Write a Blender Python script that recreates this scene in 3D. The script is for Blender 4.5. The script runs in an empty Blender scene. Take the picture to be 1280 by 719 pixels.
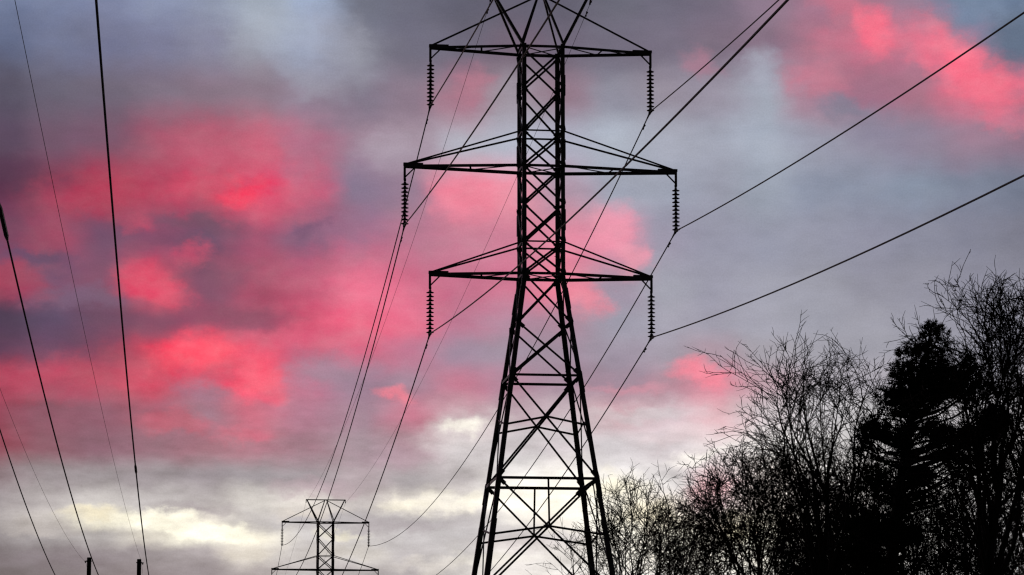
import bpy, math, random
import numpy as np
from mathutils import Vector, Matrix

SC = bpy.context.scene
COL = SC.collection
R = math.radians

# ------------------------------------------------------------------ camera
FPX = 4000.0                       # focal length in pixels of a 1280 px wide frame
PITCH = math.atan(659.5 / FPX)
EYE = 1.65
cam_d = bpy.data.cameras.new('camera')
cam_d.sensor_width = 36.0
cam_d.lens = 36.0 * FPX / 1280.0
cam_d.clip_start = 0.5
cam_d.clip_end = 20000.0
cam = bpy.data.objects.new('camera', cam_d)
COL.objects.link(cam)
cam.location = (0, 0, EYE)
cam.rotation_euler = (math.pi / 2 + PITCH, 0, 0)
SC.camera = cam

# ------------------------------------------------------------------ view / render
SC.view_settings.view_transform = 'Standard'
SC.view_settings.look = 'None'
SC.view_settings.exposure = 0.0
SC.view_settings.gamma = 1.0
SC.cycles.max_bounces = 4
SC.cycles.diffuse_bounces = 2
SC.cycles.glossy_bounces = 2
SC.cycles.filter_width = 1.3

# ------------------------------------------------------------------ sky: dusk clouds in azimuth / elevation
SUN_EL, SUN_AZ = R(2.0), R(-6.0)
world = bpy.data.worlds.new('World')
SC.world = world
world.use_nodes = True
NT = world.node_tree
NT.nodes.clear()
def N(kind, **kw):
    n = NT.nodes.new(kind)
    for k, v in kw.items():
        setattr(n, k, v)
    return n
def LK(a, b): NT.links.new(a, b)
def M(op, a, b=None, c=None, clamp=False):
    n = N('ShaderNodeMath', operation=op, use_clamp=clamp)
    for i, s in enumerate((a, b, c)):
        if s is None: continue
        if isinstance(s, (int, float)): n.inputs[i].default_value = s
        else: LK(s, n.inputs[i])
    return n.outputs[0]
def MAPR(v, a, b, c, d, smooth=True):
    n = N('ShaderNodeMapRange', interpolation_type='SMOOTHSTEP' if smooth else 'LINEAR')
    LK(v, n.inputs[0])
    for i, s in zip((1, 2, 3, 4), (a, b, c, d)): n.inputs[i].default_value = s
    return n.outputs[0]
def MIXC(f, a, b, mode='MIX'):
    n = N('ShaderNodeMix', data_type='RGBA', blend_type=mode)
    if isinstance(f, (int, float)): n.inputs[0].default_value = f
    else: LK(f, n.inputs[0])
    for i, s in ((6, a), (7, b)):
        if isinstance(s, tuple): n.inputs[i].default_value = s
        else: LK(s, n.inputs[i])
    return n.outputs[2]
def COMB(x, y, z):
    n = N('ShaderNodeCombineXYZ')
    for i, s in enumerate((x, y, z)):
        if isinstance(s, (int, float)): n.inputs[i].default_value = s
        else: LK(s, n.inputs[i])
    return n.outputs[0]
def NOISE(vec, scale, detail, rough=0.5, color=False):
    n = N('ShaderNodeTexNoise')
    LK(vec, n.inputs['Vector'])
    n.inputs['Scale'].default_value = scale
    n.inputs['Detail'].default_value = detail
    n.inputs['Roughness'].default_value = rough
    return n.outputs['Color'] if color else n.outputs['Fac']
def lin(c):
    c = c / 255.0
    return c / 12.92 if c <= 0.04045 else ((c + 0.055) / 1.055) ** 2.4

tc = N('ShaderNodeTexCoord')
sep = N('ShaderNodeSeparateXYZ')
LK(tc.outputs['Generated'], sep.inputs[0])
az = M('MULTIPLY', M('ARCTAN2', sep.outputs[0], sep.outputs[1]), 57.29578)     # degrees, 0 = due north (+Y)
el = M('MULTIPLY', M('ARCSINE', sep.outputs[2]), 57.29578)
AZ0, AZ1 = -9.24, 9.24                                                       # the charted part of the cloud deck
def el_of(row):                                                              # row 0..720 of the cloud chart -> elevation
    return math.degrees(math.atan((359.5 - row) / FPX) + PITCH)

base_uv = COMB(az, el, 0.0)
w1 = NOISE(COMB(M('MULTIPLY', az, 0.75), el, 0.0), 0.85, 5.0, 0.55, color=True)
w2 = NOISE(COMB(M('MULTIPLY', az, 0.7), el, 3.7), 2.6, 5.0, 0.6, color=True)
sw1 = N('ShaderNodeSeparateColor'); LK(w1, sw1.inputs[0])
sw2 = N('ShaderNodeSeparateColor'); LK(w2, sw2.inputs[0])
def warp(v, s1, s2, a, b):
    return M('ADD', v, M('ADD', M('MULTIPLY', M('SUBTRACT', s1, 0.5), a), M('MULTIPLY', M('SUBTRACT', s2, 0.5), b)))
EL1 = el_of(2)
beyond = M('MAXIMUM', MAPR(M('ABSOLUTE', az), 9.2, 13.5, 0.0, 1.0), MAPR(el, 14.5, 18.0, 0.0, 1.0))
fold = N('ShaderNodeSeparateColor'); LK(NOISE(COMB(az, el, 91.0), 0.22, 4.0, 0.55, color=True), fold.inputs[0])
az_f = M('ADD', az, M('MULTIPLY', beyond, M('MULTIPLY', M('SUBTRACT', fold.outputs[0], 0.5), 26.0)))
el_f = M('ADD', el, M('MULTIPLY', beyond, M('MULTIPLY', M('SUBTRACT', fold.outputs[1], 0.5), 12.0)))
az_m = M('ADD', M('PINGPONG', M('SUBTRACT', az_f, AZ0), AZ1 - AZ0), AZ0)
el_m = M('MINIMUM', el_f, M('SUBTRACT', 2 * EL1, el_f))
azw = warp(az_m, sw1.outputs[0], sw2.outputs[0], 0.75, 0.42)
elw = warp(el_m, sw1.outputs[1], sw2.outputs[1], 0.42, 0.24)

# Cloud chart: rows of elevation, each a run of cloud colours over azimuth (21 columns, west to east)
G = {}
G[0] = [(117,130,162),(125,136,168),(123,131,161),(138,148,178),(147,156,180),(160,170,186),(161,176,204),(111,115,132),(106,107,125),(99,99,116),(99,97,114),(99,97,114),(106,106,121),(110,107,125),(114,107,125),(145,125,145),(165,122,145),(172,120,142),(150,128,150),(116,130,157),(105,122,150)]
G[60] = [(99,109,139),(111,118,147),(114,118,147),(122,124,153),(134,135,159),(150,153,168),(155,165,193),(128,129,144),(112,110,128),(108,104,122),(117,101,119),(112,104,122),(115,110,128),(117,110,128),(122,108,126),(140,118,138),(176,116,138),(215,114,140),(175,118,142),(160,125,150),(100,115,138)]
G[120] = [(86,83,103),(102,98,117),(110,102,120),(125,113,131),(134,116,133),(140,122,138),(146,134,152),(129,120,139),(142,124,142),(169,118,138),(160,150,163),(150,124,141),(142,141,157),(150,142,157),(150,144,160),(162,168,183),(170,124,145),(160,116,140),(172,114,136),(232,112,140),(195,114,138)]
G[180] = [(88,72,95),(113,86,109),(120,86,109),(166,86,112),(176,88,114),(200,100,126),(172,108,134),(158,130,150),(166,146,162),(182,182,196),(178,182,198),(172,174,192),(178,186,201),(172,176,192),(166,170,186),(166,174,190),(154,156,174),(142,139,158),(142,130,151),(160,127,148),(148,116,138)]
G[240] = [(80,40,70),(132,58,86),(176,62,90),(178,68,96),(200,74,104),(228,76,110),(196,92,124),(134,118,144),(152,126,149),(240,132,157),(238,145,166),(178,150,170),(160,165,182),(158,164,181),(155,158,175),(155,163,179),(140,148,168),(140,148,168),(134,145,165),(124,132,152),(114,122,142)]
G[300] = [(118,66,96),(160,72,102),(112,76,106),(130,76,106),(108,78,106),(160,82,112),(136,95,125),(160,110,140),(182,120,145),(200,125,150),(208,130,155),(230,140,165),(228,145,170),(155,150,170),(150,151,170),(150,153,171),(150,152,170),(144,145,164),(137,139,157),(128,130,148),(124,125,142)]
G[360] = [(165,62,92),(122,82,112),(128,78,106),(222,74,104),(122,74,102),(168,76,106),(192,80,115),(238,110,144),(208,110,140),(204,116,146),(212,120,150),(236,130,156),(162,148,168),(167,168,182),(156,156,173),(160,161,176),(158,159,173),(150,150,165),(146,146,161),(140,140,156),(140,140,155)]
G[405] = [(66,56,86),(92,76,106),(112,76,104),(132,74,102),(146,74,102),(168,80,110),(214,88,120),(240,102,134),(226,112,142),(190,122,150),(178,140,162),(176,140,160),(162,160,177),(168,166,181),(160,158,174),(165,165,179),(160,161,174),(158,158,171),(150,150,164),(146,146,160),(146,146,160)]
G[440] = [(92,62,92),(108,72,102),(150,68,96),(196,68,96),(255,76,106),(232,86,116),(200,96,128),(212,106,136),(190,118,146),(158,136,158),(162,146,164),(160,142,160),(162,154,170),(166,158,173),(176,154,168),(168,164,174),(164,163,174),(160,160,172),(154,154,166),(150,150,163),(150,150,163)]
G[480] = [(168,58,88),(176,74,102),(186,74,102),(214,74,104),(206,84,112),(255,92,120),(196,116,145),(160,128,152),(165,133,154),(198,124,149),(174,132,153),(164,140,158),(164,138,156),(178,140,156),(222,140,160),(196,168,178),(180,176,185),(174,170,180),(166,164,174),(160,158,168),(160,158,168)]
G[520] = [(150,70,94),(140,86,106),(142,92,112),(162,96,116),(160,120,138),(205,108,132),(180,122,146),(168,138,156),(198,124,146),(207,176,185),(187,164,175),(200,182,190),(218,178,187),(216,192,200),(227,187,194),(214,204,208),(203,200,204),(197,195,198),(190,187,191),(184,181,185),(184,181,185)]
G[560] = [(147,72,93),(134,88,104),(140,101,119),(153,113,129),(167,116,132),(173,120,136),(165,125,141),(169,150,161),(181,149,162),(216,210,212),(199,196,199),(213,204,209),(212,206,210),(214,205,209),(233,222,222),(235,231,228),(218,215,215),(209,206,206),(201,198,199),(197,194,195),(197,194,195)]
G[600] = [(133,116,124),(150,143,148),(156,150,155),(155,148,154),(151,144,151),(156,151,157),(162,156,162),(176,163,169),(172,167,171),(191,185,187),(251,247,243),(264,260,252),(234,230,230),(236,232,231),(235,212,215),(246,235,228),(231,225,221),(226,222,220),(218,216,214),(212,209,209),(212,209,209)]
G[630] = [(159,152,157),(179,174,175),(202,198,196),(195,191,191),(181,176,177),(209,205,200),(229,223,216),(199,193,192),(243,237,225),(229,223,216),(266,261,250),(269,266,254),(264,259,245),(247,237,228),(236,216,217),(246,233,224),(233,225,219),(226,220,216),(218,214,211),(212,209,209),(212,209,209)]
G[652] = [(169,164,166),(199,194,191),(242,237,217),(259,255,237),(229,223,212),(199,195,194),(192,189,192),(187,184,187),(185,182,185),(189,185,187),(218,214,212),(238,233,228),(265,261,244),(261,253,233),(252,239,228),(256,247,228),(241,235,225),(230,226,219),(220,218,214),(214,211,211),(214,211,211)]
G[670] = [(151,147,151),(163,160,163),(181,178,178),(218,213,201),(259,256,236),(253,247,228),(206,203,203),(208,205,204),(197,194,196),(193,190,192),(212,207,207),(229,224,222),(255,251,238),(259,253,236),(261,255,240),(261,256,236),(244,239,228),(232,228,221),(223,220,215),(214,211,211),(214,211,211)]
G[690] = [(121,117,123),(136,132,137),(148,143,148),(155,150,154),(174,168,171),(229,223,213),(212,208,207),(210,207,205),(191,187,189),(202,199,199),(233,227,224),(240,235,230),(249,245,235),(252,247,234),(256,251,238),(257,253,238),(242,237,229),(231,228,222),(222,219,215),(214,211,211),(214,211,211)]
G[720] = [(107,103,109),(121,117,123),(131,126,131),(140,133,139),(149,143,149),(174,168,169),(190,186,187),(177,172,175),(177,173,176),(204,201,200),(237,232,228),(240,236,231),(243,239,232),(245,241,233),(247,243,233),(247,243,233),(237,232,226),(228,225,220),(219,216,213),(213,210,209),(213,210,209)]
u = MAPR(azw, AZ0, AZ1, 0.0, 1.0, smooth=False)
chart = None
prev = None
for row in sorted(G):
    cr = N('ShaderNodeValToRGB')
    cr.color_ramp.interpolation = "EASE"
    els = cr.color_ramp.elements
    while len(els) < 21: els.new(0.5)
    for i, c in enumerate(G[row]):
        els[i].position = i / 20.0
        els[i].color = (lin(c[0]), lin(c[1]), lin(c[2]), 1.0)
    LK(u, cr.inputs[0])
    if chart is None: chart = cr.outputs[0]
    else: chart = MIXC(MAPR(elw, el_of(prev), el_of(row), 0.0, 1.0), chart, cr.outputs[0])
    prev = row

# single cloud masses and gaps: chart column, row, half width, half height, tilt, colour, cover
PATCHES = [
 (275,198,100,42,0,(206,92,120),.5),(352,240,54,48,0,(220,92,124),.45),(372,200,22,46,0,(178,112,138),.5),(118,253,76,30,0,(188,60,92),.6),(298,243,46,20,-12,(250,66,100),.9),(245,236,50,16,-8,(214,74,106),.6),
 (181,281,26,16,0,(195,70,102),.6),(250,284,72,12,8,(114,80,104),.75),(243,319,28,18,0,(198,78,110),.8),(278,352,56,28,-15,(134,82,108),.55),
 (195,357,46,24,30,(222,74,106),.85),(306,399,86,16,0,(132,74,102),.55),(240,448,56,28,-5,(258,72,102),.95),(327,475,36,31,0,(255,94,122),.9),
 (341,503,26,14,0,(240,98,126),.7),(262,497,46,17,0,(158,120,142),.75),(222,531,55,15,0,(205,96,118),.6),(306,545,45,13,0,(215,106,130),.6),
 (42,330,66,15,10,(95,76,108),.8),(28,364,50,19,15,(160,64,94),.8),(104,378,74,17,0,(124,100,128),.7),(12,413,50,30,0,(76,58,84),.55),
 (90,427,64,20,0,(88,68,98),.6),(49,489,74,23,0,(182,74,102),.6),(16,226,52,30,0,(82,54,82),.6),(431,142,64,27,0,(134,118,138),.6),
 (487,190,48,32,0,(172,160,176),.6),(393,288,22,14,0,(118,84,116),.7),(473,378,64,44,0,(238,112,144),.55),(390,427,95,15,0,(226,100,130),.6),
 (417,469,56,27,0,(160,138,158),.7),(494,497,25,13,20,(245,130,150),.8),
 (1160,38,40,30,0,(192,122,145),.5),(1060,12,50,22,25,(215,118,140),.6),(1042,62,34,22,0,(206,118,142),.6),(1094,45,34,34,30,(255,114,140),.95),
 (1087,110,55,27,0,(166,114,136),.7),(1030,105,44,24,0,(200,120,142),.7),(1246,158,44,18,20,(214,116,140),.7),(1197,86,78,33,36,(255,114,140),.95),
 (1250,113,46,42,40,(250,112,138),.85),(1227,18,74,38,20,(118,138,166),.9),(1272,60,34,44,40,(100,115,138),.9),(957,92,30,28,0,(166,170,186),.7),
 (1060,140,50,17,15,(128,128,148),.75),(1107,173,40,22,0,(138,132,154),.6),(880,83,32,16,20,(184,122,144),.5),
 (590,105,30,20,0,(184,122,142),.75),(765,290,34,40,0,(238,150,172),.75),(790,322,22,27,0,(240,155,175),.7),(590,245,50,30,0,(242,135,158),.75),
 (735,370,25,34,0,(250,136,156),.6),(878,466,44,18,8,(255,136,158),.9),(775,450,46,27,0,(150,138,156),.65),(790,487,66,9,0,(214,148,166),.7),(790,520,90,14,-4,(208,204,207),.6),(840,545,60,12,-12,(226,205,209),.5),(690,545,60,16,0,(216,212,214),.5),(650,680,80,10,0,(206,198,198),.6),(560,705,90,12,0,(226,220,212),.6),
 (585,534,66,24,-8,(222,214,213),.75),(582,532,28,13,-10,(262,257,244),.85),(480,570,64,18,0,(176,152,165),.5),
 (250,638,60,9,6,(174,167,171),.8),(130,646,46,9,0,(244,234,206),.9),(200,651,50,13,5,(272,267,244),.95),(270,665,60,11,7,(272,267,244),.95),
 (510,628,38,11,0,(262,255,236),.85),(590,628,60,13,0,(262,256,238),.8),(500,656,66,13,0,(172,165,170),.7),(690,620,66,28,0,(268,262,244),.8),
 (765,608,46,20,0,(264,256,228),.8),(870,568,50,11,-20,(258,252,244),.8),(838,592,34,11,0,(200,195,197),.6),(890,612,40,28,0,(245,186,192),.75),
 (810,641,55,22,0,(262,250,216),.7),(915,660,26,20,0,(255,241,196),.7),(60,662,60,9,0,(188,182,178),.6),(90,700,120,14,0,(124,117,126),.6),
 (400,610,60,14,0,(184,162,172),.6),(640,560,70,14,0,(206,196,199),.5),(440,690,60,14,0,(212,206,196),.5),(425,60,64,42,35,(158,160,175),.6),(330,28,76,38,25,(172,182,197),.5),(385,95,60,26,30,(160,163,178),.45),(1145,66,50,22,30,(232,114,140),.6),(690,652,76,13,0,(262,256,242),.6),(620,702,70,9,0,(244,240,230),.6),(390,642,50,8,0,(226,217,207),.6),(432,668,36,8,0,(240,234,210),.7),(310,692,46,13,0,(228,220,206),.6),
 (130,468,130,20,-4,(198,76,102),.45),(300,332,120,13,8,(172,86,114),.35),(425,332,110,28,-10,(214,108,138),.35),
]
pw1 = warp(az_m, sw1.outputs[0], sw2.outputs[0], 0.7, 1.05)
pw2 = warp(el_m, sw1.outputs[1], sw2.outputs[1], 0.4, 0.65)
pvec = COMB(pw1, pw2, 0.0)
PXD = math.degrees(1.0 / FPX)
for (cx, cy, rx, ry, rot, c, cover) in PATCHES:
    seq = N('ShaderNodeVectorMath', operation='MULTIPLY_ADD')       # evaluated one after another: keeps the shader's memory small
    LK(chart, seq.inputs[0]); seq.inputs[1].default_value = (1e-9, 1e-9, 1e-9); LK(pvec, seq.inputs[2])
    mp = N('ShaderNodeMapping', vector_type='TEXTURE')
    LK(seq.outputs[0], mp.inputs[0])
    mp.inputs['Location'].default_value = (math.degrees(math.atan((cx - 640) / FPX * 1.018)), el_of(cy), 0)
    mp.inputs['Rotation'].default_value = (0, 0, -R(rot))
    mp.inputs['Scale'].default_value = (rx * PXD * 1.12, ry * PXD * 1.12, 1)
    ln = N('ShaderNodeVectorMath', operation='LENGTH'); LK(mp.outputs[0], ln.inputs[0])
    chart = MIXC(MAPR(ln.outputs['Value'], 0.12, 1.15, cover, 0.0), chart, (lin(c[0]), lin(c[1]), lin(c[2]), 1.0))

# finer cloud structure: soft billows, thin streaks and a fine mottle
b1 = NOISE(COMB(M('MULTIPLY', az, 0.62), el, 11.0), 1.5, 7.0, 0.56)
b2 = NOISE(COMB(M('MULTIPLY', az, 0.35), el, 23.0), 4.2, 4.0, 0.55)
b3 = NOISE(COMB(az, el, 31.0), 33.0, 1.0, 0.6)
gain = M('ADD', M('ADD', 1.0, M('MULTIPLY', M('SUBTRACT', b1, 0.5), 0.40)),
         M('ADD', M('MULTIPLY', M('SUBTRACT', b2, 0.5), MAPR(el, 6.0, 8.6, 0.75, 0.16)), M('MULTIPLY', M('SUBTRACT', b3, 0.5), 0.20)))
chart = MIXC(1.0, chart, COMB(gain, gain, gain), 'MULTIPLY')
hs = N('ShaderNodeHueSaturation')
hs.inputs['Hue'].default_value = 0.5
LK(MAPR(NOISE(COMB(M('MULTIPLY', az, 0.7), el, 47.0), 2.2, 5.0, 0.6), 0.25, 0.75, 0.92, 1.04, False), hs.inputs['Saturation'])
hs.inputs['Value'].default_value = 1.0
LK(chart, hs.inputs['Color'])
chart = hs.outputs[0]

# the rest of the cloud deck, away from the afterglow: slate clouds, darker towards the night side
g1 = NOISE(tc.outputs['Generated'], 5.0, 6.0, 0.55)
ramp = N('ShaderNodeValToRGB')
ramp.color_ramp.elements[0].position = 0.3; ramp.color_ramp.elements[0].color = (0.10, 0.09, 0.13, 1)
ramp.color_ramp.elements[1].position = 0.7; ramp.color_ramp.elements[1].color = (0.34, 0.31, 0.37, 1)
LK(g1, ramp.inputs[0])
sunward = N('ShaderNodeVectorMath', operation='DOT_PRODUCT')
LK(tc.outputs['Generated'], sunward.inputs[0])
sunward.inputs[1].default_value = (math.sin(SUN_AZ) * math.cos(SUN_EL), math.cos(SUN_AZ) * math.cos(SUN_EL), math.sin(SUN_EL))
night = MAPR(sunward.outputs['Value'], 0.15, 0.97, 0.035, 1.0)
glow = M('MULTIPLY', MAPR(NOISE(COMB(M('MULTIPLY', az, 0.6), el, 71.0), 0.2, 7.0, 0.6), 0.46, 0.66, 0.0, 0.85), MAPR(sunward.outputs['Value'], 0.6, 0.97, 0.0, 1.0))
glow = M('MULTIPLY', glow, MAPR(el, 5.0, 9.0, 0.0, 1.0))
low = MAPR(el, 3.0, 8.0, 0.75, 0.0)
rest = MIXC(low, MIXC(glow, ramp.outputs[0], (0.62, 0.13, 0.2, 1.0)), (0.62, 0.58, 0.55, 1.0))
rest = MIXC(1.0, rest, COMB(night, night, night), 'MULTIPLY')
drift = M('MULTIPLY', M('SUBTRACT', NOISE(tc.outputs['Generated'], 9.0, 5.0, 0.55), 0.5), 22.0)
aw = M('ADD', M('ABSOLUTE', az), drift)
ew = M('ADD', el, M('MULTIPLY', drift, 0.6))
inside = M('MULTIPLY', MAPR(aw, 12.6, 19.0, 1.0, 0.0), MAPR(ew, 17.0, 22.0, 1.0, 0.0))
clouds = MIXC(inside, rest, chart)
nishita = N('ShaderNodeTexSky', sky_type='NISHITA')
nishita.sun_disc = False
nishita.sun_elevation = SUN_EL
nishita.sun_rotation = SUN_AZ
bg_sky = N('ShaderNodeBackground'); LK(nishita.outputs[0], bg_sky.inputs[0]); bg_sky.inputs[1].default_value = 0.05
bg_cl = N('ShaderNodeBackground'); LK(clouds, bg_cl.inputs[0]); bg_cl.inputs[1].default_value = 1.0
mixsh = N('ShaderNodeMixShader'); mixsh.inputs[0].default_value = 0.97      # nearly closed cloud cover
LK(bg_sky.outputs[0], mixsh.inputs[1]); LK(bg_cl.outputs[0], mixsh.inputs[2])
wo = N('ShaderNodeOutputWorld'); LK(mixsh.outputs[0], wo.inputs[0])

# ------------------------------------------------------------------ sun: all but set, behind the cloud ahead
sun_d = bpy.data.lights.new('sun', 'SUN')
sun_d.energy = 0.12
sun_d.angle = R(10.0)
sun_d.color = (1.0, 0.55, 0.45)
sun = bpy.data.objects.new('sun', sun_d)
COL.objects.link(sun)
sdir = Vector((math.sin(SUN_AZ) * math.cos(SUN_EL), math.cos(SUN_AZ) * math.cos(SUN_EL), math.sin(SUN_EL)))
sun.rotation_euler = sdir.to_track_quat('Z', 'Y').to_euler()

# ------------------------------------------------------------------ materials
def material(name, ca, cb, scale=4.0, rough=0.7, metal=0.0, bump=0.0, stretch=(1, 1, 1), spec=0.5):
    m = bpy.data.materials.new(name)
    m.use_nodes = True
    nt = m.node_tree
    b = nt.nodes['Principled BSDF']
    t = nt.nodes.new('ShaderNodeTexCoord')
    mp = nt.nodes.new('ShaderNodeMapping'); mp.inputs['Scale'].default_value = stretch
    nz = nt.nodes.new('ShaderNodeTexNoise'); nz.inputs['Scale'].default_value = scale; nz.inputs['Detail'].default_value = 5
    rp = nt.nodes.new('ShaderNodeValToRGB')
    rp.color_ramp.elements[0].position = 0.3; rp.color_ramp.elements[0].color = (*ca, 1)
    rp.color_ramp.elements[1].position = 0.7; rp.color_ramp.elements[1].color = (*cb, 1)
    nt.links.new(t.outputs['Object'], mp.inputs[0]); nt.links.new(mp.outputs[0], nz.inputs['Vector'])
    nt.links.new(nz.outputs['Fac'], rp.inputs[0]); nt.links.new(rp.outputs[0], b.inputs['Base Color'])
    b.inputs['Roughness'].default_value = rough
    b.inputs['Metallic'].default_value = metal
    b.inputs['Specular IOR Level'].default_value = spec
    if bump:
        bp = nt.nodes.new('ShaderNodeBump'); bp.inputs['Strength'].default_value = bump; bp.inputs['Distance'].default_value = 0.02
        nt.links.new(nz.outputs['Fac'], bp.inputs['Height']); nt.links.new(bp.outputs[0], b.inputs['Normal'])
    return m
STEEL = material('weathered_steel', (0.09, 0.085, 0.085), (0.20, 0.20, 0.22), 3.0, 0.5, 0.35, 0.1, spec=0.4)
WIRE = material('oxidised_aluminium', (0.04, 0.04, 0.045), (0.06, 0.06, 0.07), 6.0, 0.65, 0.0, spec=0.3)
GLAZE = material('brown_porcelain', (0.03, 0.02, 0.018), (0.05, 0.035, 0.03), 8.0, 0.3, 0.0)
IRON = material('cast_iron_fitting', (0.03, 0.03, 0.032), (0.05, 0.05, 0.055), 9.0, 0.6, 0.0, spec=0.3)
WOOD = material('tarred_wood', (0.03, 0.023, 0.018), (0.06, 0.048, 0.04), 7.0, 0.9, 0.0, 0.4, (1, 1, 0.1), spec=0.2)
CONC = material('concrete', (0.22, 0.21, 0.2), (0.34, 0.33, 0.31), 5.0, 0.9, 0.0, 0.3)
BARK = material('bark', (0.035, 0.028, 0.024), (0.075, 0.06, 0.05), 12.0, 0.95, 0.0, 0.6, (1, 1, 0.25), spec=0.15)
TWIG = material('twig_bark', (0.04, 0.03, 0.027), (0.07, 0.052, 0.045), 5.0, 0.95, 0.0, spec=0.1)
NEEDLE = material('pine_needles', (0.018, 0.032, 0.014), (0.04, 0.06, 0.025), 3.0, 0.8, 0.0, spec=0.15)
LEAF = material('withered_leaf', (0.06, 0.04, 0.025), (0.10, 0.065, 0.035), 6.0, 0.8, 0.0, spec=0.15)
GRASS = material('rough_grass', (0.025, 0.035, 0.014), (0.065, 0.07, 0.03), 0.6, 0.95, 0.0, 0.6, spec=0.1)

# ------------------------------------------------------------------ mesh helpers
class MB:
    def __init__(s): s.v = []; s.f = []
    def add(s, vs, fs):
        n = len(s.v); s.v.extend([tuple(v) for v in vs]); s.f.extend([tuple(i + n for i in f) for f in fs])
    def box(s, c, size, rot=None):
        x, y, z = (q / 2 for q in size); c = Vector(c)
        vs = [Vector((sx * x, sy * y, sz * z)) for sx in (-1, 1) for sy in (-1, 1) for sz in (-1, 1)]
        if rot: vs = [rot @ v for v in vs]
        s.add([c + v for v in vs], [(0, 1, 3, 2), (4, 6, 7, 5), (0, 4, 5, 1), (2, 3, 7, 6), (0, 2, 6, 4), (1, 5, 7, 3)])
    def angle(s, p0, p1, w, t, n):                 # rolled steel angle; n points from the heel into the open side
        p0, p1 = Vector(p0), Vector(p1)
        d = (p1 - p0).normalized()
        n = Vector(n); n = (n - d * n.dot(d))
        if n.length < 1e-5: n = d.orthogonal()
        n.normalize(); m = d.cross(n)
        a = (n + m).normalized(); b = (n - m).normalized()   # the two flanges
        prof = [(0, 0), (w, 0), (w, t), (t, t), (t, w), (0, w)]
        ofs = -n * (w * 0.3)
        vs = [p + ofs + a * x + b * y for p in (p0, p1) for x, y in prof]
        s.add(vs, [(i, (i + 1) % 6, 6 + (i + 1) % 6, 6 + i) for i in range(6)] + [(5, 4, 3, 0), (3, 2, 1, 0), (6, 9, 10, 11), (6, 7, 8, 9)])
    def tube(s, pts, r, n=6, caps=True):
        pts = [Vector(p) for p in pts]; k = len(pts)
        rs = r if isinstance(r, (list, tuple)) else [r] * k
        vs = []
        ref = None
        for i, p in enumerate(pts):
            d = (pts[min(i + 1, k - 1)] - pts[max(i - 1, 0)]).normalized()
            if ref is None: ref = d.orthogonal().normalized()
            ref = (ref - d * ref.dot(d)).normalized(); q = d.cross(ref)
            vs += [p + (ref * math.cos(a) + q * math.sin(a)) * rs[i] for a in [2 * math.pi * j / n for j in range(n)]]
        fs = [(i * n + j, i * n + (j + 1) % n, (i + 1) * n + (j + 1) % n, (i + 1) * n + j) for i in range(k - 1) for j in range(n)]
        if caps: fs += [tuple(range(n - 1, -1, -1)), tuple(range((k - 1) * n, k * n))]
        s.add(vs, fs)
    def lathe(s, prof, n=14, c=(0, 0, 0)):
        vs = [(c[0] + r * math.cos(2 * math.pi * j / n), c[1] + r * math.sin(2 * math.pi * j / n), c[2] + z) for r, z in prof for j in range(n)]
        k = len(prof)
        fs = [(i * n + j, i * n + (j + 1) % n, (i + 1) * n + (j + 1) % n, (i + 1) * n + j) for i in range(k - 1) for j in range(n)]
        s.add(vs, fs + [tuple(range(n - 1, -1, -1)), tuple(range((k - 1) * n, k * n))])
    def build(s, name, m, parent=None, smooth=False):
        me = bpy.data.meshes.new(name)
        me.from_pydata(s.v, [], s.f)
        me.materials.append(m)
        if smooth: me.shade_smooth()
        me.update()
        o = bpy.data.objects.new(name, me); COL.objects.link(o)
        if parent: o.parent = parent
        return o
def mesh_np(name, v, quads, m, parent=None):
    me = bpy.data.meshes.new(name)
    me.vertices.add(len(v)); me.vertices.foreach_set('co', np.asarray(v, np.float32).ravel())
    q = np.asarray(quads, np.int32)
    me.loops.add(q.size); me.loops.foreach_set('vertex_index', q.ravel())
    me.polygons.add(len(q)); me.polygons.foreach_set('loop_start', np.arange(0, q.size, 4, dtype=np.int32))
    me.polygons.foreach_set('loop_total', np.full(len(q), 4, np.int32))
    me.materials.append(m)
    me.update(calc_edges=True); me.validate()
    o = bpy.data.objects.new(name, me); COL.objects.link(o)
    if parent: o.parent = parent
    return o
def thing(name, label, cat, loc=(0, 0, 0), rz=0.0, group=None):
    o = bpy.data.objects.new(name, None); COL.objects.link(o)
    o.empty_display_size = 0.3
    o.location = loc; o.rotation_euler = (0, 0, rz)
    return tag(o, label, cat, group)
def tag(o, label, cat, group=None):
    o['label'] = label; o['category'] = cat
    if group: o['group'] = group
    return o
def copy_tree(o, parent=None):
    c = o.copy(); COL.objects.link(c)
    if parent: c.parent = parent
    for ch in list(o.children): copy_tree(ch, c)
    return c
def wx(px, D): return (px - 640.0) / FPX * D * 1.018          # metres east of the camera axis
def wz(py, D): return EYE + D * math.tan(PITCH + math.atan((359.5 - py) / FPX))

# ------------------------------------------------------------------ ground
def gz(x, y):
    t = min(1, max(0, (y - 150) / 150.0)); t = t * t * (3 - 2 * t)
    return -0.585 * t
gx = sorted(set([-6000, -3000, -1500, -800] + list(range(-400, 401, 20)) + [800, 1500, 3000, 6000]))
gy = sorted(set([-3000, -1000, -400] + list(range(-200, 501, 20)) + [700, 1000, 2000, 4000, 9000]))
rg = random.Random(5)
gv = [(x, y, gz(x, y) + (rg.uniform(-.04, .04) if abs(x) < 400 else 0)) for y in gy for x in gx]
nx = len(gx)
gm = MB(); gm.add(gv, [(j * nx + i, j * nx + i + 1, (j + 1) * nx + i + 1, (j + 1) * nx + i) for j in range(len(gy) - 1) for i in range(nx - 1)])
go = gm.build('ground', GRASS); go['kind'] = 'structure'

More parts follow.
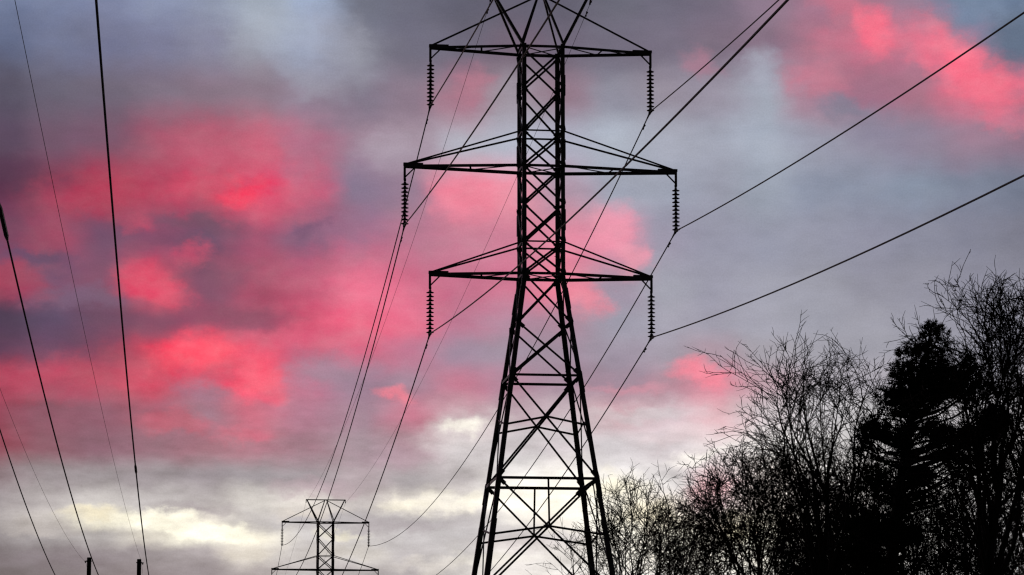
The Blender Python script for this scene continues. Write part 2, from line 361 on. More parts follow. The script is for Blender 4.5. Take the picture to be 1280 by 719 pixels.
# ------------------------------------------------------------------ lattice tower
Z_TOP, Z_MID, Z_BOT, Z_PEAK = 29.475, 25.02, 21.04, 31.62
ARM = {'top': (Z_TOP, 4.08), 'mid': (Z_MID, 5.0), 'bot': (Z_BOT, 4.06)}
WAIST = 20.9
DROP = 2.2                                          # tip of an arm down to the conductor clamp
HORN = 1.86
def hw(z): return 0.75 if z >= WAIST else 0.75 + 0.1405 * (WAIST - z)
def corner(sx, sy, z): return Vector((sx * hw(z), sy * hw(z), z))

def build_tower(root):
    # legs
    for sx in (-1, 1):
        for sy in (-1, 1):
            mb = MB(); inn = (-sx, -sy, 0)
            mb.angle(corner(sx, sy, Z_TOP + .08), corner(sx, sy, WAIST), .15, .02, inn)
            mb.angle(corner(sx, sy, WAIST), corner(sx, sy, 12.0), .17, .022, inn)
            mb.angle(corner(sx, sy, 12.0), corner(sx, sy, -.3), .2, .024, inn)
            for z in (28.0, 25.6, 23.0, 20.1, 17.0, 13.2, 9.0):       # bolted splices
                a, b = corner(sx, sy, z + .38), corner(sx, sy, z - .38)
                o = Vector((sx * .018, sy * .018, 0))
                mb.angle(a + o, b + o, .17, .02, inn)
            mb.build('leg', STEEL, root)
            ft = MB(); ft.lathe([(.42, -.9), (.42, .12), (.36, .2)], 12, tuple(corner(sx, sy, 0)))
            ft.build('footing', CONC, root)
    faces = [((-1, -1), (1, -1), (0, 1, 0)), ((-1, 1), (1, 1), (0, -1, 0)), ((-1, -1), (-1, 1), (1, 0, 0)), ((1, -1), (1, 1), (-1, 0, 0))]
    lv = [Z_TOP - .12, 27.95, 26.31, Z_MID, 23.6, 22.2, Z_BOT, 19.2, 17.25, 13.49, 9.4, 4.9, .3]
    for i in range(len(lv) - 1):
        zt, zb = lv[i], lv[i + 1]
        w = .058 if zb > 20 else .054
        for (a, b, n) in faces:
            n = Vector(n)
            mb = MB()
            A, B, C, D = corner(*a, zt), corner(*b, zt), corner(*a, zb), corner(*b, zb)
            mb.angle(A + n * .025, D + n * .025, w, .011, n)
            mb.angle(B - n * .035, C - n * .035, w, .011, -n)
            g = .1 if zb > 20 else .15                                    # gusset plates where the braces meet the legs
            for P_, Q_ in ((A, D), (B, C), (C, B), (D, A)):
                c_ = P_.lerp(Q_, min(.09, .1 / (P_ - Q_).length + .015)) + n * .012
                ax = (Q_ - P_).normalized(); rt = Matrix((ax, n, ax.cross(n))).transposed()
                mb.box(c_, (g * 2.2, .012, g), rt)
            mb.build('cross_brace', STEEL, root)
            if zb in (13.49, 9.4, 4.9):                                   # redundant bars to the crossing
                f = hw(zt) / (hw(zt) + hw(zb)); X = A.lerp(D, f); zc = X.z
                mb = MB()
                for q in (a, b):
                    mb.angle(corner(*q, zc - .3), X - n * .09, .055, .009, n)
                mb.build('tie_bar', STEEL, root)
            if zb in (9.4, 4.9):
                mb = MB(); T = A.lerp(B, .5); mb.angle(T - n * .1, X - n * .1, .05, .009, n); mb.build('hanger_post', STEEL, root)
    for z, w in ((26.31, .06), (22.2, .06), (17.25, .09), (13.49, .1), (9.4, .1), (4.9, .1)):
        for (a, b, n) in faces:
            mb = MB(); mb.angle(corner(*a, z) - Vector(n) * .02, corner(*b, z) - Vector(n) * .02, w, .011, (n[0], n[1], -1)); mb.build('horizontal_strut', STEEL, root)
    # crossarms
    for key, (z, L) in ARM.items():
        for s in (-1, 1):
            tip = Vector((s * L, 0, z))
            arm = MB()
            for sy in (-1, 1):
                arm.angle(corner(s, sy, z) + Vector((-s * .08, sy * .012, 0)), tip + Vector((0, sy * .05, 0)), .1 if key == 'top' else .11, .014, (0, -sy, -1))
            arm.box(tip + Vector((-s * .3, 0, .05)), (.72, .16, .1))          # gusset plates at the tip
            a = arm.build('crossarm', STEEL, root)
            lac = MB()
            F, Bk = corner(s, -1, z), corner(s, 1, z)
            pF, pB = F.lerp(tip, .45), Bk.lerp(tip, .42)
            lac.angle(F, pB, .045, .008, (0, 0, -1)); lac.angle(pB, pF, .05, .008, (0, 0, -1)); lac.angle(pF, Bk.lerp(tip, .72), .045, .008, (0, 0, -1))
            lac.build('lacing', STEEL, a)
            br = MB()
            br.box(tip + Vector((s * .01, 0, -.27)), (.085, .06, .54))
            br.angle(tip + Vector((-s * .42, 0, -.02)), tip + Vector((0, 0, -.45)), .06, .01, (0, 0, 1))
            br.build('hanger_bracket', STEEL, a)
            zh = {'top': None, 'mid': 26.31, 'bot': 22.2}[key]
            for sy in (-1, 1):
                h = MB()
                if zh: h.angle(corner(s, sy, zh), tip + Vector((0, sy * .05, .06)), .062, .01, (0, -sy, -1))
                else:
                    if sy > 0: continue
                    h.angle(Vector((s * .06, 0, Z_PEAK - .05)), tip + Vector((0, 0, .07)), .07, .01, (0, 1, -1))
                h.build('tie_rod', STEEL, a)
        mb = MB()                                                          # body ring and plan bracing at this level
        for (p, q, n) in faces: mb.angle(corner(*p, z), corner(*q, z), .1, .012, (n[0], n[1], -1))
        mb.angle(corner(-1, -1, z - .03), corner(1, 1, z - .03), .045, .008, (0, 0, -1))
        mb.angle(corner(1, -1, z - .05), corner(-1, 1, z - .05), .045, .008, (0, 0, -1))
        mb.build('ring_frame', STEEL, root)
    # earth-wire horns: a top beam carried on splayed legs
    mb = MB(); mb.angle((-HORN, 0, Z_PEAK), (HORN, 0, Z_PEAK), .1, .012, (0, 1, -1)); mb.build('top_beam', STEEL, root)
    for s in (-1, 1):
        hn = MB()
        for sy in (-1, 1):
            hn.angle(corner(s, sy, Z_TOP), (s * (HORN - .03), sy * .04, Z_PEAK), .1, .012, (-s, -sy, 0))
        h = hn.build('horn', STEEL, root)
        v = MB()
        for sy in (-1, 1): v.angle(corner(s, sy, Z_TOP), (s * .05, sy * .05, Z_PEAK), .08, .011, (s, -sy, 0))
        v.build('horn_brace', STEEL, h)
        c = MB(); c.box((s * HORN, 0, Z_PEAK - .1), (.06, .05, .22)); c.tube([(s * HORN, -.18, Z_PEAK - .3), (s * HORN, 0, Z_PEAK - .2), (s * HORN, .18, Z_PEAK - .3)], .035, 6)
        c.build('earth_wire_clamp', IRON, h)
    # climbing pegs up one leg
    pegs = MB(); pegs.tube([(0, 0, 0), (.16, 0, 0)], .012, 5)
    pm = pegs.build('step_bolt', IRON, root)
    z = 3.0; first = True
    while z < 29.0:
        o = pm if first else pm.copy()
        if not first: COL.objects.link(o); o.parent = root
        c = corner(1, 1, z); o.location = c + Vector((0.0, -.02, 0)); o.rotation_euler = (0, 0, math.pi / 2 if int(z / .42) % 2 else math.pi)
        first = False; z += .42

ROT = R(7.0)
T1 = Vector((1.062, 115.0, 0.0)); T2 = Vector((-17.575, 301.3, -0.585))
near = thing('transmission_tower', 'tall near steel lattice power pylon with three pairs of crossarms', 'pylon', T1, ROT, 'steel lattice pylons')
build_tower(near)
far = copy_tree(near)
far.location = T2
tag(far, 'small distant steel lattice pylon at the bottom of the view, left of the tall one', 'pylon', 'steel lattice pylons')

def tower_pt(T, x, y, z):
    c, s = math.cos(ROT), math.sin(ROT)
    return Vector((T.x + x * c - y * s, T.y + x * s + y * c, T.z + z))

# ------------------------------------------------------------------ insulator strings
def build_insulator(root, n=11, sp=.146):
    top = MB(); top.tube([(0, 0, -.5), (0, 0, -.6)], .03, 8); top.box((0, 0, -.53), (.09, .04, .1)); top.build('shackle', IRON, root)
    disc = MB()
    disc.lathe([(.035, .073), (.05, .06), (.05, .02), (.075, .008), (.138, -.018), (.147, -.032), (.13, -.04), (.09, -.03), (.085, -.045), (.05, -.035), (.024, -.05), (.024, -.073)], 16)
    z0 = -.6 - sp / 2
    for k in range(n):
        if k == 0: first = o = disc.build('disc', GLAZE, root, smooth=True)
        else:
            o = first.copy(); COL.objects.link(o); o.parent = root
        o.location = (0, 0, z0 - k * sp)
    zb = -.6 - n * sp
    cl = MB()
    hgt = -zb - DROP
    cl.tube([(0, 0, zb + .02), (0, 0, -DROP + .02)], .03, 8)
    fwd = [(0, -.26, -DROP - .05), (0, -.1, -DROP + .0), (0, 0, -DROP + .015), (0, .1, -DROP + .0), (0, .26, -DROP - .05)]
    cl.tube(fwd, [.04, .06, .07, .06, .04], 8)
    cl.box((0, 0, -DROP + .08), (.1, .09, .1))
    cl.build('suspension_clamp', IRON, root)
ins0 = None
SIDE = {-1: 'left', 1: 'right'}; LEVEL = {'top': 'top', 'mid': 'widest middle', 'bot': 'lowest'}
for T, which in ((T1, 'near'), (T2, 'far')):
    for key, (z, L) in ARM.items():
        for s in (-1, 1):
            if which == 'far' and key != 'top': continue              # below the frame
            lab = ('dark ribbed disc insulator string hanging from %s end of the tall pylon %s crossarm' if which == 'near'
                   else 'tiny insulator string hanging from %s end of the distant pylon %s crossarm') % (SIDE[s], LEVEL[key])
            p = tower_pt(T, s * L, 0, z)
            if ins0 is None:
                ins0 = o = thing('insulator_string', lab, 'insulator', p, ROT, 'insulator strings under the pylon arms'); build_insulator(o)
            else:
                o = copy_tree(ins0); o.location = p; tag(o, lab, 'insulator', 'insulator strings under the pylon arms')
            o.rotation_euler = (0, 0, ROT)

# ------------------------------------------------------------------ conductors on the pylons
LDIR = (T1 - T2); LDIR.z = 0; LDIR.normalize()
SPAN0 = 315.0
T3 = T2 + (T2 - T1); T3.z = -0.585
def span(A, B, sag, n=70, tmax=1.0):
    return [A.lerp(B, t) - Vector((0, 0, 4 * sag * t * (1 - t))) for t in [tmax * i / n for i in range(n + 1)]]
def damper(mb, p, d):
    d = d.normalized(); q = p - Vector((0, 0, .08))
    mb.tube([p + Vector((0, 0, .03)), q], .022, 6)
    mb.tube([q - d * .22, q + d * .22], .012, 5)
    for e in (-1, 1): mb.tube([q + d * e * .15, q + d * e * .25], [.026, .03], 8)
def arc_pt(pts, dist):
    acc = 0
    for a, b in zip(pts, pts[1:]):
        l = (b - a).length
        if acc + l >= dist: return a.lerp(b, (dist - acc) / l), (b - a)
        acc += l
RUN = 'power line conductor from %s end of tall pylon %s crossarm to the distant pylon'
for key, (z, L) in ARM.items():
    for s in (-1, 1):
        A = tower_pt(T1, s * L, 0, z - DROP); B = tower_pt(T2, s * L, 0, z - DROP); C3 = tower_pt(T3, s * L, 0, z - DROP)
        O = A + LDIR * SPAN0
        back = span(A, O, 8.05, 90); fw = span(A, B, 4.0, 80); fw2 = span(B, C3, 4.0, 50)
        mb = MB(); mb.tube(list(reversed(back)) + fw[1:] + fw2[1:], .023, 6)
        w = mb.build('power_line', WIRE); tag(w, RUN % (SIDE[s], LEVEL[key]), 'power line', 'conductors strung on the pylons')
        ar = MB()
        p1, _ = arc_pt(back, .9); p2, _ = arc_pt(fw, .9)
        ar.tube([p1, A.lerp(p1, .4), A, A.lerp(p2, .4), p2], [.026, .036, .038, .036, .026], 6); ar.build('armour_rod', WIRE, w)
        for pts in (fw, back):
            if pts is back: continue
            p, d = arc_pt(pts, 1.7)
            dm = MB(); damper(dm, p, d); dm.build('vibration_damper', IRON, w)
for s in (-1, 1):
    A = tower_pt(T1, s * HORN, 0, Z_PEAK - .28); B = tower_pt(T2, s * HORN, 0, Z_PEAK - .28); C3 = tower_pt(T3, s * HORN, 0, Z_PEAK - .28)
    mb = MB(); mb.tube(list(reversed(span(A, A + LDIR * SPAN0, 5.5, 60))) + span(A, B, 2.2, 70)[1:] + span(B, C3, 2.2, 40)[1:], .0085, 5)
    w = mb.build('earth_wire', WIRE); tag(w, 'thin faint earth wire strung from the %s horn of the tall pylon' % SIDE[s], 'earth wire', 'earth wires on the pylon horns')
    dm = MB()
    p, d = arc_pt(span(A, B, 2.2, 70), 1.2); damper(dm, p, d); dm.build('vibration_damper', IRON, w)

# ------------------------------------------------------------------ wooden H-frame and its line, on the left
HD = 270.0
PXL, PXR, CX = -35.66, -31.44, -33.55
hz = gz(CX, HD)
hf = thing('wooden_pole_frame', 'two dark wooden poles joined into one frame, tops poking up at lower left', 'utility poles', (CX, HD, hz), 0.0)
for x, ztop in ((PXL, 23.09), (PXR, 22.95)):
    mb = MB(); zt = ztop - hz
    mb.tube([(x - CX, 0, -1.5), (x - CX, 0, 8), (x - CX, 0, zt - .05), (x - CX, 0, zt)], [.26, .23, .185, .17], 14)
    p = mb.build('pole', WOOD, hf, smooth=False)
    sg = -1 if x == PXL else 1
    b = MB(); b.box((x - CX + sg * .2, 0, zt - .32), (.36, .1, .09)); b.tube([(x - CX + sg * .3, -.1, zt - .42), (x - CX + sg * .3, .1, zt - .42)], .05, 6)
    b.box((x - CX, 0, zt - .3), (.46, .46, .06)); b.build('earth_wire_bracket', IRON, p)
ZX = 20.6 - hz
mb = MB()
for yy in (-.26, .26): mb.box((.25, yy, ZX), (9.0, .1, .24))
mb.build('crossarm', WOOD, hf)
mb = MB(); mb.tube([(PXL - CX + .1, -.35, ZX - .6), (PXR - CX - .1, -.35, ZX - 5.6)], .08, 6); mb.tube([(PXR - CX - .1, -.42, ZX - .6), (PXL - CX + .1, -.42, ZX - 5.6)], .08, 6); mb.build('cross_brace', WOOD, hf)
def poly(x0, m, za, a, b, u0, u1, n=80):
    return [Vector((x0 - m * q, HD - q, za - a * q + b * q * q)) for q in [u0 + (u1 - u0) * i / n for i in range(n + 1)]]
LINES = [
 ('power_line', CX + 3.7, -.1015, 18.796, .05121, .00033, .036, 'power line', 'thick dark conductor at left rising steeply, nearest the tall pylon of the wooden pole wires'),
 ('power_line', CX + .5, -.1005, 18.797, .04896, .00031, .036, 'power line', 'dark conductor at left with a thick sleeve at its upper end by the picture edge'),
 ('power_line', CX - 3.2, -.101, 18.817, .02164, .00033, .036, 'power line', 'short looking dark conductor crossing the lower left corner, outermost of the wooden pole wires'),
 ('earth_wire', PXR + .2, -.1, 22.72, .0357, .00011, .009, 'earth wire', 'faint thin wire at left running down to the right wooden pole top'),
 ('earth_wire', PXL - .28, -.100, 22.67, .0447, .00025, .009, 'earth wire', 'faint thin wire at left running down to the left wooden pole top'),
]
for i, (nm, x0, m, za, a, b, r, cat, lab) in enumerate(LINES):
    mb = MB(); pts = poly(x0, m, za, a, b, 0, 300); mb.tube(list(reversed(poly(x0, m, za, -.05, .0003, 0, -200, 40)[1:])) + pts, r, 6)
    w = mb.build(nm, WIRE); tag(w, lab, cat, 'wires on the wooden pole frame')
    if i == 1:
        sl = MB(); P = poly(x0, m, za, a, b, HD - 99, HD - 94.3, 8); sl.tube(P, [.04] + [.075] * 7 + [.04], 8); sl.build('splice_sleeve', IRON, w)
    if i == 0:
        sl = MB(); P = poly(x0, m, za, a, b, HD - 149.5, HD - 146, 4); sl.tube(P, [.03, .06, .06, .06, .03], 8); sl.build('splice_sleeve', IRON, w)
hs_ = None
for x in (CX + 3.7, CX + .5, CX - 3.2):
    lab = 'insulator string under the wooden crossarm, ' + {CX + 3.7: 'right hand end', CX + .5: 'between the poles', CX - 3.2: 'left hand end'}[x]
    o = copy_tree(ins0); o.location = (x, HD, 18.8 + DROP); o.rotation_euler = (0, 0, 0)
    tag(o, lab, 'insulator', 'insulator strings under the wooden crossarm')

# ------------------------------------------------------------------ trees
class TubeBatch:
    def __init__(s): s.g = {}
    def add(s, pts, rad, n):
        s.g.setdefault((len(pts), n), []).append((pts, rad))
    def arrays(s):
        V, Q, off = [], [], 0
        for (k, n), items in s.g.items():
            P = np.array([i[0] for i in items]); Rr = np.array([i[1] for i in items])
            d = np.empty_like(P); d[:, 1:-1] = P[:, 2:] - P[:, :-2]; d[:, 0] = P[:, 1] - P[:, 0]; d[:, -1] = P[:, -1] - P[:, -2]
            d /= np.linalg.norm(d, axis=2, keepdims=True) + 1e-9
            ref = np.zeros_like(d); main = P[:, -1] - P[:, 0]
            up = np.abs(main[:, 2]) > 0.75 * np.linalg.norm(main, axis=1)
            ref[up] = (1, .13, .07); ref[~up] = (.08, .11, 1)
            e1 = np.cross(d, ref); e1 /= np.linalg.norm(e1, axis=2, keepdims=True) + 1e-9
            e2 = np.cross(d, e1)
            a = np.arange(n) * 2 * math.pi / n
            ring = P[:, :, None, :] + (e1[:, :, None, :] * np.cos(a)[None, None, :, None] + e2[:, :, None, :] * np.sin(a)[None, None, :, None]) * Rr[:, :, None, None]
            V.append(ring.reshape(-1, 3)); m = len(items)
            idx = np.arange(m * k * n).reshape(m, k, n) + off
            q = np.stack([idx[:, :-1, :], np.roll(idx, -1, 2)[:, :-1, :], np.roll(idx, -1, 2)[:, 1:, :], idx[:, 1:, :]], -1)
            Q.append(q.reshape(-1, 4)); off += m * k * n
        return np.concatenate(V), np.concatenate(Q)

UP = np.array((0, 0, 1.0))
def unit(v): return v / (np.linalg.norm(v) + 1e-9)
def walk(rs, p, d, L, k, jit, trop):
    pts = [p]; st = L / (k - 1); bend = rs.normal(0, jit * .7, 3)
    for _ in range(k - 1):
        d = unit(d + bend + rs.normal(0, jit * .6, 3) + UP * trop)
        p = p + d * st; pts.append(p)
    return pts
def off_dir(rs, d, ang):
    a = rs.normal(0, 1, 3); a = unit(a - d * a.dot(d))
    return unit(d * math.cos(ang) + a * math.sin(ang))
def bare_tree(label, px, ytop, half_px, D, lean_px=0, fork=.35, limbs=9, dens=1.0, seed=1, fan=.45, r0=.2, leaves=0, twig=.0098, cbase=.42, squeeze=1.0, wild=1.0, tips=None):
    rs = np.random.RandomState(seed); dens *= 1.1
    H = wz(ytop, D); x0 = wx(px, D); spread = half_px / FPX * D; lean = lean_px / FPX * D
    root = thing('bare_tree', label, 'tree', (x0, D, gz(x0, D)), 0.0, 'bare trees on the right')
    big, fine = TubeBatch(), TubeBatch()
    # trunk: leader to ~75% of the height
    k = 14; top = np.array((lean * .8, rs.uniform(-.4, .4), H * .8)); bend = rs.normal(0, .035 * H * wild, 2)
    tr = []
    for i in range(k):
        t = i / (k - 1); q = top * t; q = q + np.array((bend[0], bend[1], 0)) * math.sin(math.pi * t) * .6 + np.array((rs.normal(0, .06), rs.normal(0, .06), 0)) * (t > 0)
        tr.append(q)
    trr = [r0 * (1.25 if i == 0 else 1) * (1 - .82 * (i / (k - 1)) ** 1.1) for i in range(k)]
    tr[0] = tr[0] - UP * .3
    big.add(tr, trr, 8)
    def trunk_at(t):
        f = t * (k - 1); i = min(int(f), k - 2); f -= i
        return tr[i] * (1 - f) + tr[i + 1] * f, trr[i] * (1 - f) + trr[i + 1] * f
    leafpts = []
    def twiglets(pts, rr, L):
        n = max(1, int(rs.poisson(3.6 * dens)))
        for _ in range(n):
            f = rs.uniform(.2, 1.0) * (len(pts) - 1); i = min(int(f), len(pts) - 2)
            p = pts[i] + (pts[i + 1] - pts[i]) * (f - i); d = unit(pts[i + 1] - pts[i])
            l = rs.uniform(.15, .5)
            w = walk(rs, p, off_dir(rs, d, rs.uniform(.4, 1.0)), l, 3, .22, .04)
            fine.add(w, [twig * .95, twig * .85, twig * .55], 3)
            if leaves and rs.rand() < leaves: leafpts.append(w[-1])
    def twigs(pts, rr, L):
        n = max(3, int((1.6 + 2.3 * L) * dens))
        for j in range(n):
            f = (.25 + .75 * (j + rs.rand()) / n) * (len(pts) - 1); i = min(int(f), len(pts) - 2)
            p = pts[i] + (pts[i + 1] - pts[i]) * (f - i); d = unit(pts[i + 1] - pts[i])
            l = (.5 + .45 * L * (1 - f / len(pts) * .6)) * rs.uniform(.55, 1.25); l = min(l, 1.9)
            w = walk(rs, p, off_dir(rs, d, rs.uniform(.4, .9)), l, 5, .17 * wild, .035)
            a = max(twig * 1.25, rr[i] * .55); fine.add(w, [a, a * .9, a * .8, max(twig, a * .65), twig * .6], 3)
            twiglets(w, None, l)
    def branches(pts, rr, L, n):
        for j in range(n):
            f = (.34 + .66 * (j + rs.rand()) / n) * (len(pts) - 1); i = min(int(f), len(pts) - 2)
            p = pts[i] + (pts[i + 1] - pts[i]) * (f - i); d = unit(pts[i + 1] - pts[i])
            l = (.5 + .46 * L * (1.05 - .72 * f / len(pts))) * rs.uniform(.6, 1.25); l = min(l, 2.6)
            w = walk(rs, p, off_dir(rs, d, rs.uniform(.45, 1.0)), l, 7, .13 * wild, .03)
            a = max(twig * 1.8, rr[i] * .6); R_ = [max(twig * 1.0, a * (1 - .8 * q / 6)) for q in range(7)]
            fine.add(w, R_, 4)
            twigs(w, R_, l); twiglets(w[4:], None, l)
    cz = H * cbase; C = np.array((lean * .9, 0, cz))
    aims = []
    if tips:
        for (tx, ty) in tips:
            for rep_ in range(2 if tips.index((tx, ty)) % 3 == 0 else 1):
                aims.append(np.array(((tx - px) / FPX * D * 1.018 + rep_ * rs.normal(0, .18), rs.uniform(-.55, .55) * spread, wz(ty, D) - .25 - .35 * rep_ * rs.rand())))
        limbs = len(aims)
    for j in range(limbs):
        t = fork + (.96 - fork) * ((j + rs.uniform(.1, .9)) / limbs) ** 1.15
        p, rp = trunk_at(min(t / .8 * .8, 1.0))
        az_ = j * 2.39996 + rs.uniform(-.4, .4)
        e = rs.uniform(fan, 1.0) if j % 3 else rs.uniform(fan * .55, fan + .2)                  # height on the envelope
        hor = math.sqrt(max(0.0, 1 - e * e)) ** .8
        tgt = C + np.array((math.cos(az_) * hor * spread, math.sin(az_) * hor * spread * squeeze, e * (H - cz) * rs.uniform(.9, 1.0)))
        if tips:
            tgt = aims[j]; rel = abs(tgt[0]) / spread
            p, rp = trunk_at(min(.97, max(fork, (tgt[2] / H) * rs.uniform(.62, .9) - .22 * rel) / .8 * .95))
        if tgt[2] < p[2] + .8: p, rp = trunk_at(max(.15, fork * .7))
        dist = np.linalg.norm(tgt - p)
        vs = rs.uniform(.42, .6); mid = p + (tgt - p) * np.array((vs, vs, rs.uniform(.42, .55))) + UP * dist * rs.uniform(0, .1)
        kk = 11; pts = []
        wob = rs.normal(0, .022 * dist * wild, (3, 3))
        for i in range(kk):
            s = i / (kk - 1); q = p * (1 - s) ** 2 + mid * 2 * s * (1 - s) + tgt * s * s
            q = q + wob[0] * math.sin(math.pi * s) + wob[1] * math.sin(2 * math.pi * s) + wob[2] * .6 * math.sin(3 * math.pi * s)
            pts.append(q)
        ra = max(.04, rp * rs.uniform(.55, .8)); R_ = [max(twig * 1.4, ra * (1 - .86 * (i / (kk - 1)) ** .8)) for i in range(kk)]
        big.add(pts, R_, 6)
        branches(pts, R_, dist, max(5, int((3 + 1.6 * dist) * dens)))
        twigs(pts[7:], R_[7:], dist * .3)
    branches(tr[8:], trr[8:], H * .25, 6)
    v, q = big.arrays(); v2, q2 = fine.arrays()
    fz = H / np.percentile(v2[:, 2], 99.8)                      # the topmost twigs end at the tree's height
    v[:, 2] *= fz; v2[:, 2] *= fz
    mesh_np('trunk', v, q, BARK, root); mesh_np('crown', v2, q2, TWIG, root)
    if leafpts:
        lv, lq = [], []
        for p in leafpts:
            a = unit(rs.normal(0, 1, 3)) * rs.uniform(.04, .075); b = unit(np.cross(a, rs.normal(0, 1, 3))) * rs.uniform(.02, .035)
            c = p * np.array((1, 1, fz)) + np.array((0, 0, -.03)); n0 = len(lv)
            lv += [c, c + a * .5 + b, c + a * 1.1, c + a * .5 - b]; lq.append((n0, n0 + 1, n0 + 2, n0 + 3))
        mesh_np('withered_leaves', lv, lq, LEAF, root)
    return root

TREES = [
 dict(label='slender sparse bare tree seen through the right legs of the tall pylon', px=728, ytop=646, half_px=36, D=150, limbs=6, dens=.55, seed=3, r0=.12, fork=.5, cbase=.6),
 dict(label='leftmost round topped bare tree just right of the tall pylon legs', px=776, ytop=585, half_px=46, D=128, lean_px=14, limbs=10, dens=0.8, seed=11, r0=.17, fork=0.62, cbase=0.66, tips=[(762, 600), (775, 588), (790, 585), (803, 594), (756, 628), (812, 616)]),
 dict(label='bare tree with long limbs sweeping up to the right, second from the pylon', px=800, ytop=588, half_px=52, D=131, lean_px=40, limbs=9, dens=0.8, seed=23, r0=.18, fork=0.58, cbase=.58, tips=[(820, 594), (836, 588), (849, 600), (864, 616), (874, 634), (846, 642)]),
 dict(label='low thick twiggy bare tree filling the gap left of the fan shaped tree', px=868, ytop=622, half_px=42, D=126, limbs=9, dens=0.85, seed=8, r0=.15, fork=0.58, cbase=0.66),
 dict(label='broad fan shaped bare tree with dense fine twigs, standing left of the tallest bare trees', px=949, ytop=551, half_px=76, D=112, limbs=17, dens=.95, seed=15, r0=0.24, fork=0.62, fan=.2, cbase=.66, tips=[(880, 588), (893, 568), (910, 556), (930, 550), (949, 548), (968, 550), (986, 558), (1002, 572), (884, 612), (1010, 600), (900, 600), (940, 570)]),
 dict(label='narrow dense bare tree squeezed between the fan shaped and the tall leaning one', px=1006, ytop=548, half_px=42, D=120, limbs=9, dens=1.1, seed=4, r0=.17, fork=.4, cbase=.5),
 dict(label='tall open bare tree with pale gaps, its top left of the dark pine', px=1037, ytop=410, half_px=88, D=106, lean_px=-8, limbs=15, dens=0.7, seed=31, r0=0.24, fork=0.42, fan=.4, cbase=.46, tips=[(968, 424), (986, 440), (975, 486), (1004, 428), (1022, 418), (1040, 422), (1060, 420), (1080, 434), (1096, 452), (985, 520)]),
 dict(label='bare tree with upright twigs close against the left flank of the pine', px=1090, ytop=436, half_px=48, D=116, limbs=10, dens=.85, seed=42, r0=.18, fork=.45, cbase=.5),
 dict(label='tallest bare tree at the right edge with a few withered leaves', px=1243, ytop=332, half_px=88, D=92, lean_px=22, limbs=17, dens=.92, seed=53, r0=0.28, fork=0.42, fan=.35, leaves=.01, cbase=.46, tips=[(1192, 402), (1198, 436), (1206, 366), (1222, 348), (1241, 334), (1259, 333), (1276, 336), (1297, 350), (1200, 485), (1304, 420)]),
 dict(label='bare tree cut off by the right edge of the view, behind the tallest one', px=1312, ytop=356, half_px=70, D=98, limbs=13, dens=.85, seed=61, r0=.22, fork=.4, cbase=.46),
 dict(label='bare tree with slanting trunk showing in the gap under the right side of the pine', px=1160, ytop=520, half_px=62, D=112, lean_px=45, limbs=11, dens=.85, seed=71, r0=.17, fork=.4, cbase=.5),
 dict(label='dark thicket like bare tree behind the pine trunk', px=1130, ytop=560, half_px=60, D=120, limbs=10, dens=1.15, seed=83, r0=.18, fork=.45, cbase=.5),
 dict(label='low dense bare tree at the foot of the tall open one', px=1058, ytop=560, half_px=54, D=122, limbs=11, dens=1.35, seed=97, r0=.18, fork=.42, cbase=.5),
 dict(label='bare tree of medium height between the pine and the tallest tree', px=1222, ytop=520, half_px=50, D=118, limbs=10, dens=1.0, seed=103, r0=.17, fork=.42, cbase=.5),
 dict(label='low bare tree at the lower right corner, below the tallest tree', px=1272, ytop=575, half_px=52, D=120, limbs=10, dens=1.1, seed=131, r0=.17, fork=.42, cbase=.5),
 dict(label='thin bare sapling rising just right of the fan shaped tree trunk', px=984, ytop=606, half_px=36, D=124, limbs=8, dens=1.0, seed=137, r0=.13, fork=.5, cbase=.6),
 dict(label='small scrubby bare tree below the left side of the fan shaped one', px=912, ytop=652, half_px=34, D=119, limbs=7, dens=.9, seed=113, r0=.12, fork=.5, cbase=.6),
]
for t in TREES: bare_tree(**t)

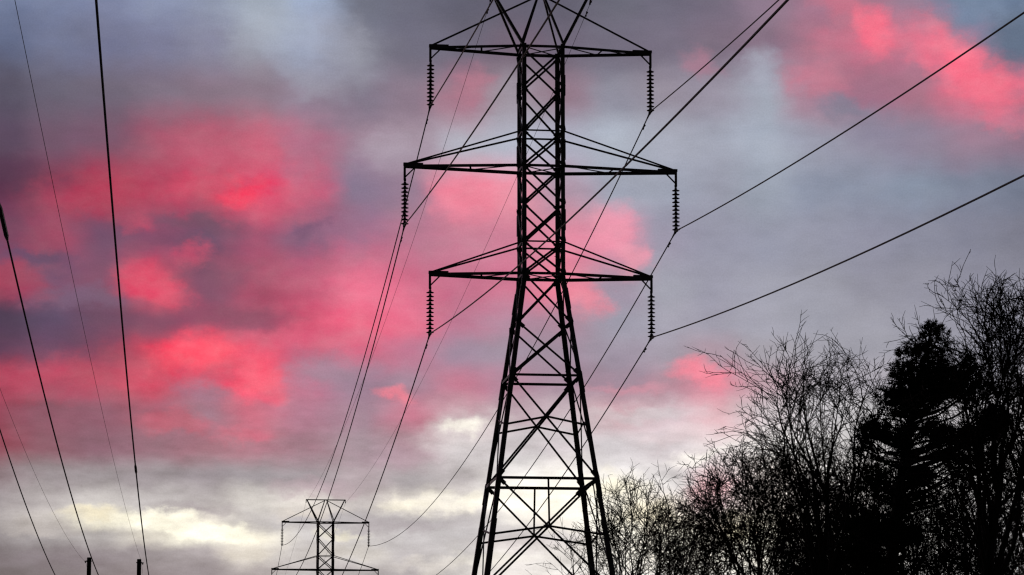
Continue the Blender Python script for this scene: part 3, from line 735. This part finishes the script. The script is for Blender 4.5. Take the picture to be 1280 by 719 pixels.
# the evergreen
def pine():
    rs = np.random.RandomState(7); D = 102.0
    PX = lambda px: wx(px, D)
    bx = PX(1104)
    root = thing('pine_tree', 'dark ragged evergreen pine standing among the bare trees', 'tree', (bx, D, gz(bx, D)))
    path = [(1100, None), (1102, 900), (1104, 719), (1116, 620), (1130, 540), (1146, 470), (1158, 425), (1162, 404)]
    tr = []
    for px, py in path:
        tr.append(np.array((PX(px) - bx, 0, -.3 if py is None else wz(py, D))))
    r = [.32, .26, .2, .17, .13, .09, .05, .02]
    tb = TubeBatch(); tb.add(tr, r, 9)
    ext = [(403, 1156, 1174), (424, 1146, 1180), (438, 1122, 1183), (460, 1116, 1186), (480, 1114, 1206), (500, 1092, 1228), (525, 1076, 1242), (550, 1068, 1246), (590, 1066, 1240), (630, 1054, 1220), (670, 1050, 1200), (719, 1048, 1188), (800, 1040, 1180), (900, 1050, 1165)]
    def lim(py):
        for (a, l1, r1), (b, l2, r2) in zip(ext, ext[1:]):
            if a <= py <= b:
                f = (py - a) / (b - a); return l1 + (l2 - l1) * f, r1 + (r2 - r1) * f
        return ext[-1][1:]
    def trunk_x(py):
        for (x1, a), (x2, b) in zip(path[1:], path[2:]):
            if b <= py <= a: return x1 + (x2 - x1) * (a - py) / (a - b)
        return 1102
    clumps = [(1165, 406, .34), (1158, 414, .3), (1171, 418, .32), (1152, 428, .33), (1170, 432, .34), (1140, 436, .36), (1127, 446, .38), (1146, 448, .45), (1166, 448, .42), (1122, 462, .4), (1140, 466, .5), (1160, 466, .5), (1176, 458, .36),
              (1206, 446, .27), (1205, 458, .3), (1196, 466, .32), (1214, 470, .3), (1186, 472, .36), (1222, 480, .28), (1232, 494, .26)]
    pts = [(PX(a) - bx, rs.normal(0, .35 + .004 * (b - 403)), wz(b, D), c) for a, b, c in clumps]
    n = 0
    while n < 270:
        py = 462 + 440 * rs.rand() ** .95; l, rr = lim(py); px = rs.uniform(l, rr); tx = trunk_x(py)
        side = (px - tx) / ((rr - tx) if px > tx else (tx - l) + 1e-6)
        tier = math.sin(py / 9.5 + px * .022 * (1 if px > tx else -1)) * .5 + .5
        keep = (1.0 if side < .45 else (1.0 if py < 590 else .55)) * (.2 + .9 * tier)
        if side > .25 and py > 560 and px > tx: keep *= .42
        if py > 600: keep *= .7
        if py > 640 and px > 1125: keep *= .5
        if py < 505 and px > 1182: keep *= .3
        if rs.rand() > keep: continue
        w = (rr - l) / FPX * D * .5
        pts.append((PX(px) - bx, rs.normal(0, .42) * w * math.sqrt(max(.05, 1 - min(1, abs(side)) ** 2)), wz(py, D), rs.uniform(.2, .4)))
        n += 1
    NV, NQ = [], []
    base = 0
    for (x, y, z, R_) in pts:
        c = np.array((x, y, z))
        # a limb from the trunk, rising outward
        zt = max(3.0, z - .35 - .25 * abs(x)); f = None
        for a, b in zip(tr, tr[1:]):
            if a[2] <= zt <= b[2]: f = a + (b - a) * (zt - a[2]) / (b[2] - a[2])
        if f is None: f = tr[-1]
        mid = (f + c) / 2 + np.array((0, 0, -.08 * np.linalg.norm(c - f))) + rs.normal(0, .06, 3)
        tb.add([f, f * .45 + mid * .55, mid, mid * .45 + c * .55, c], [.045, .04, .034, .026, .014], 5)
        m = int(660 * (R_ / .4) ** 2)
        # needle bundles grouped on small twigs inside the clump
        nb = max(8, int(m / 16)); dirs = rs.normal(0, 1, (nb, 3)); dirs /= np.linalg.norm(dirs, axis=1, keepdims=True)
        cen = c + dirs * (R_ * rs.uniform(.25, 1.0, (nb, 1)) ** .7) * (np.array((1.05, 1.05, .85)) if z > wz(470, D) else np.array((1.12, 1.12, .74)))
        bun = np.repeat(cen, 16, 0); out = np.repeat(dirs, 16, 0)
        d = out * .7 + rs.normal(0, .75, out.shape) + np.array((0, 0, .25)); d /= np.linalg.norm(d, axis=1, keepdims=True)
        sd = np.cross(d, rs.normal(0, 1, d.shape)); sd /= np.linalg.norm(sd, axis=1, keepdims=True)
        L = rs.uniform(.1, .19, (len(d), 1)); W = .0125
        q = np.stack([bun - sd * W, bun + sd * W, bun + d * L + sd * W * .5, bun + d * L - sd * W * .5], 1)
        NV.append(q.reshape(-1, 3)); NQ.append(np.arange(len(d) * 4).reshape(-1, 4) + base); base += len(d) * 4
    v, q = tb.arrays(); mesh_np('trunk', v, q, BARK, root)
    mesh_np('crown', np.concatenate(NV), np.concatenate(NQ), NEEDLE, root)
pine()
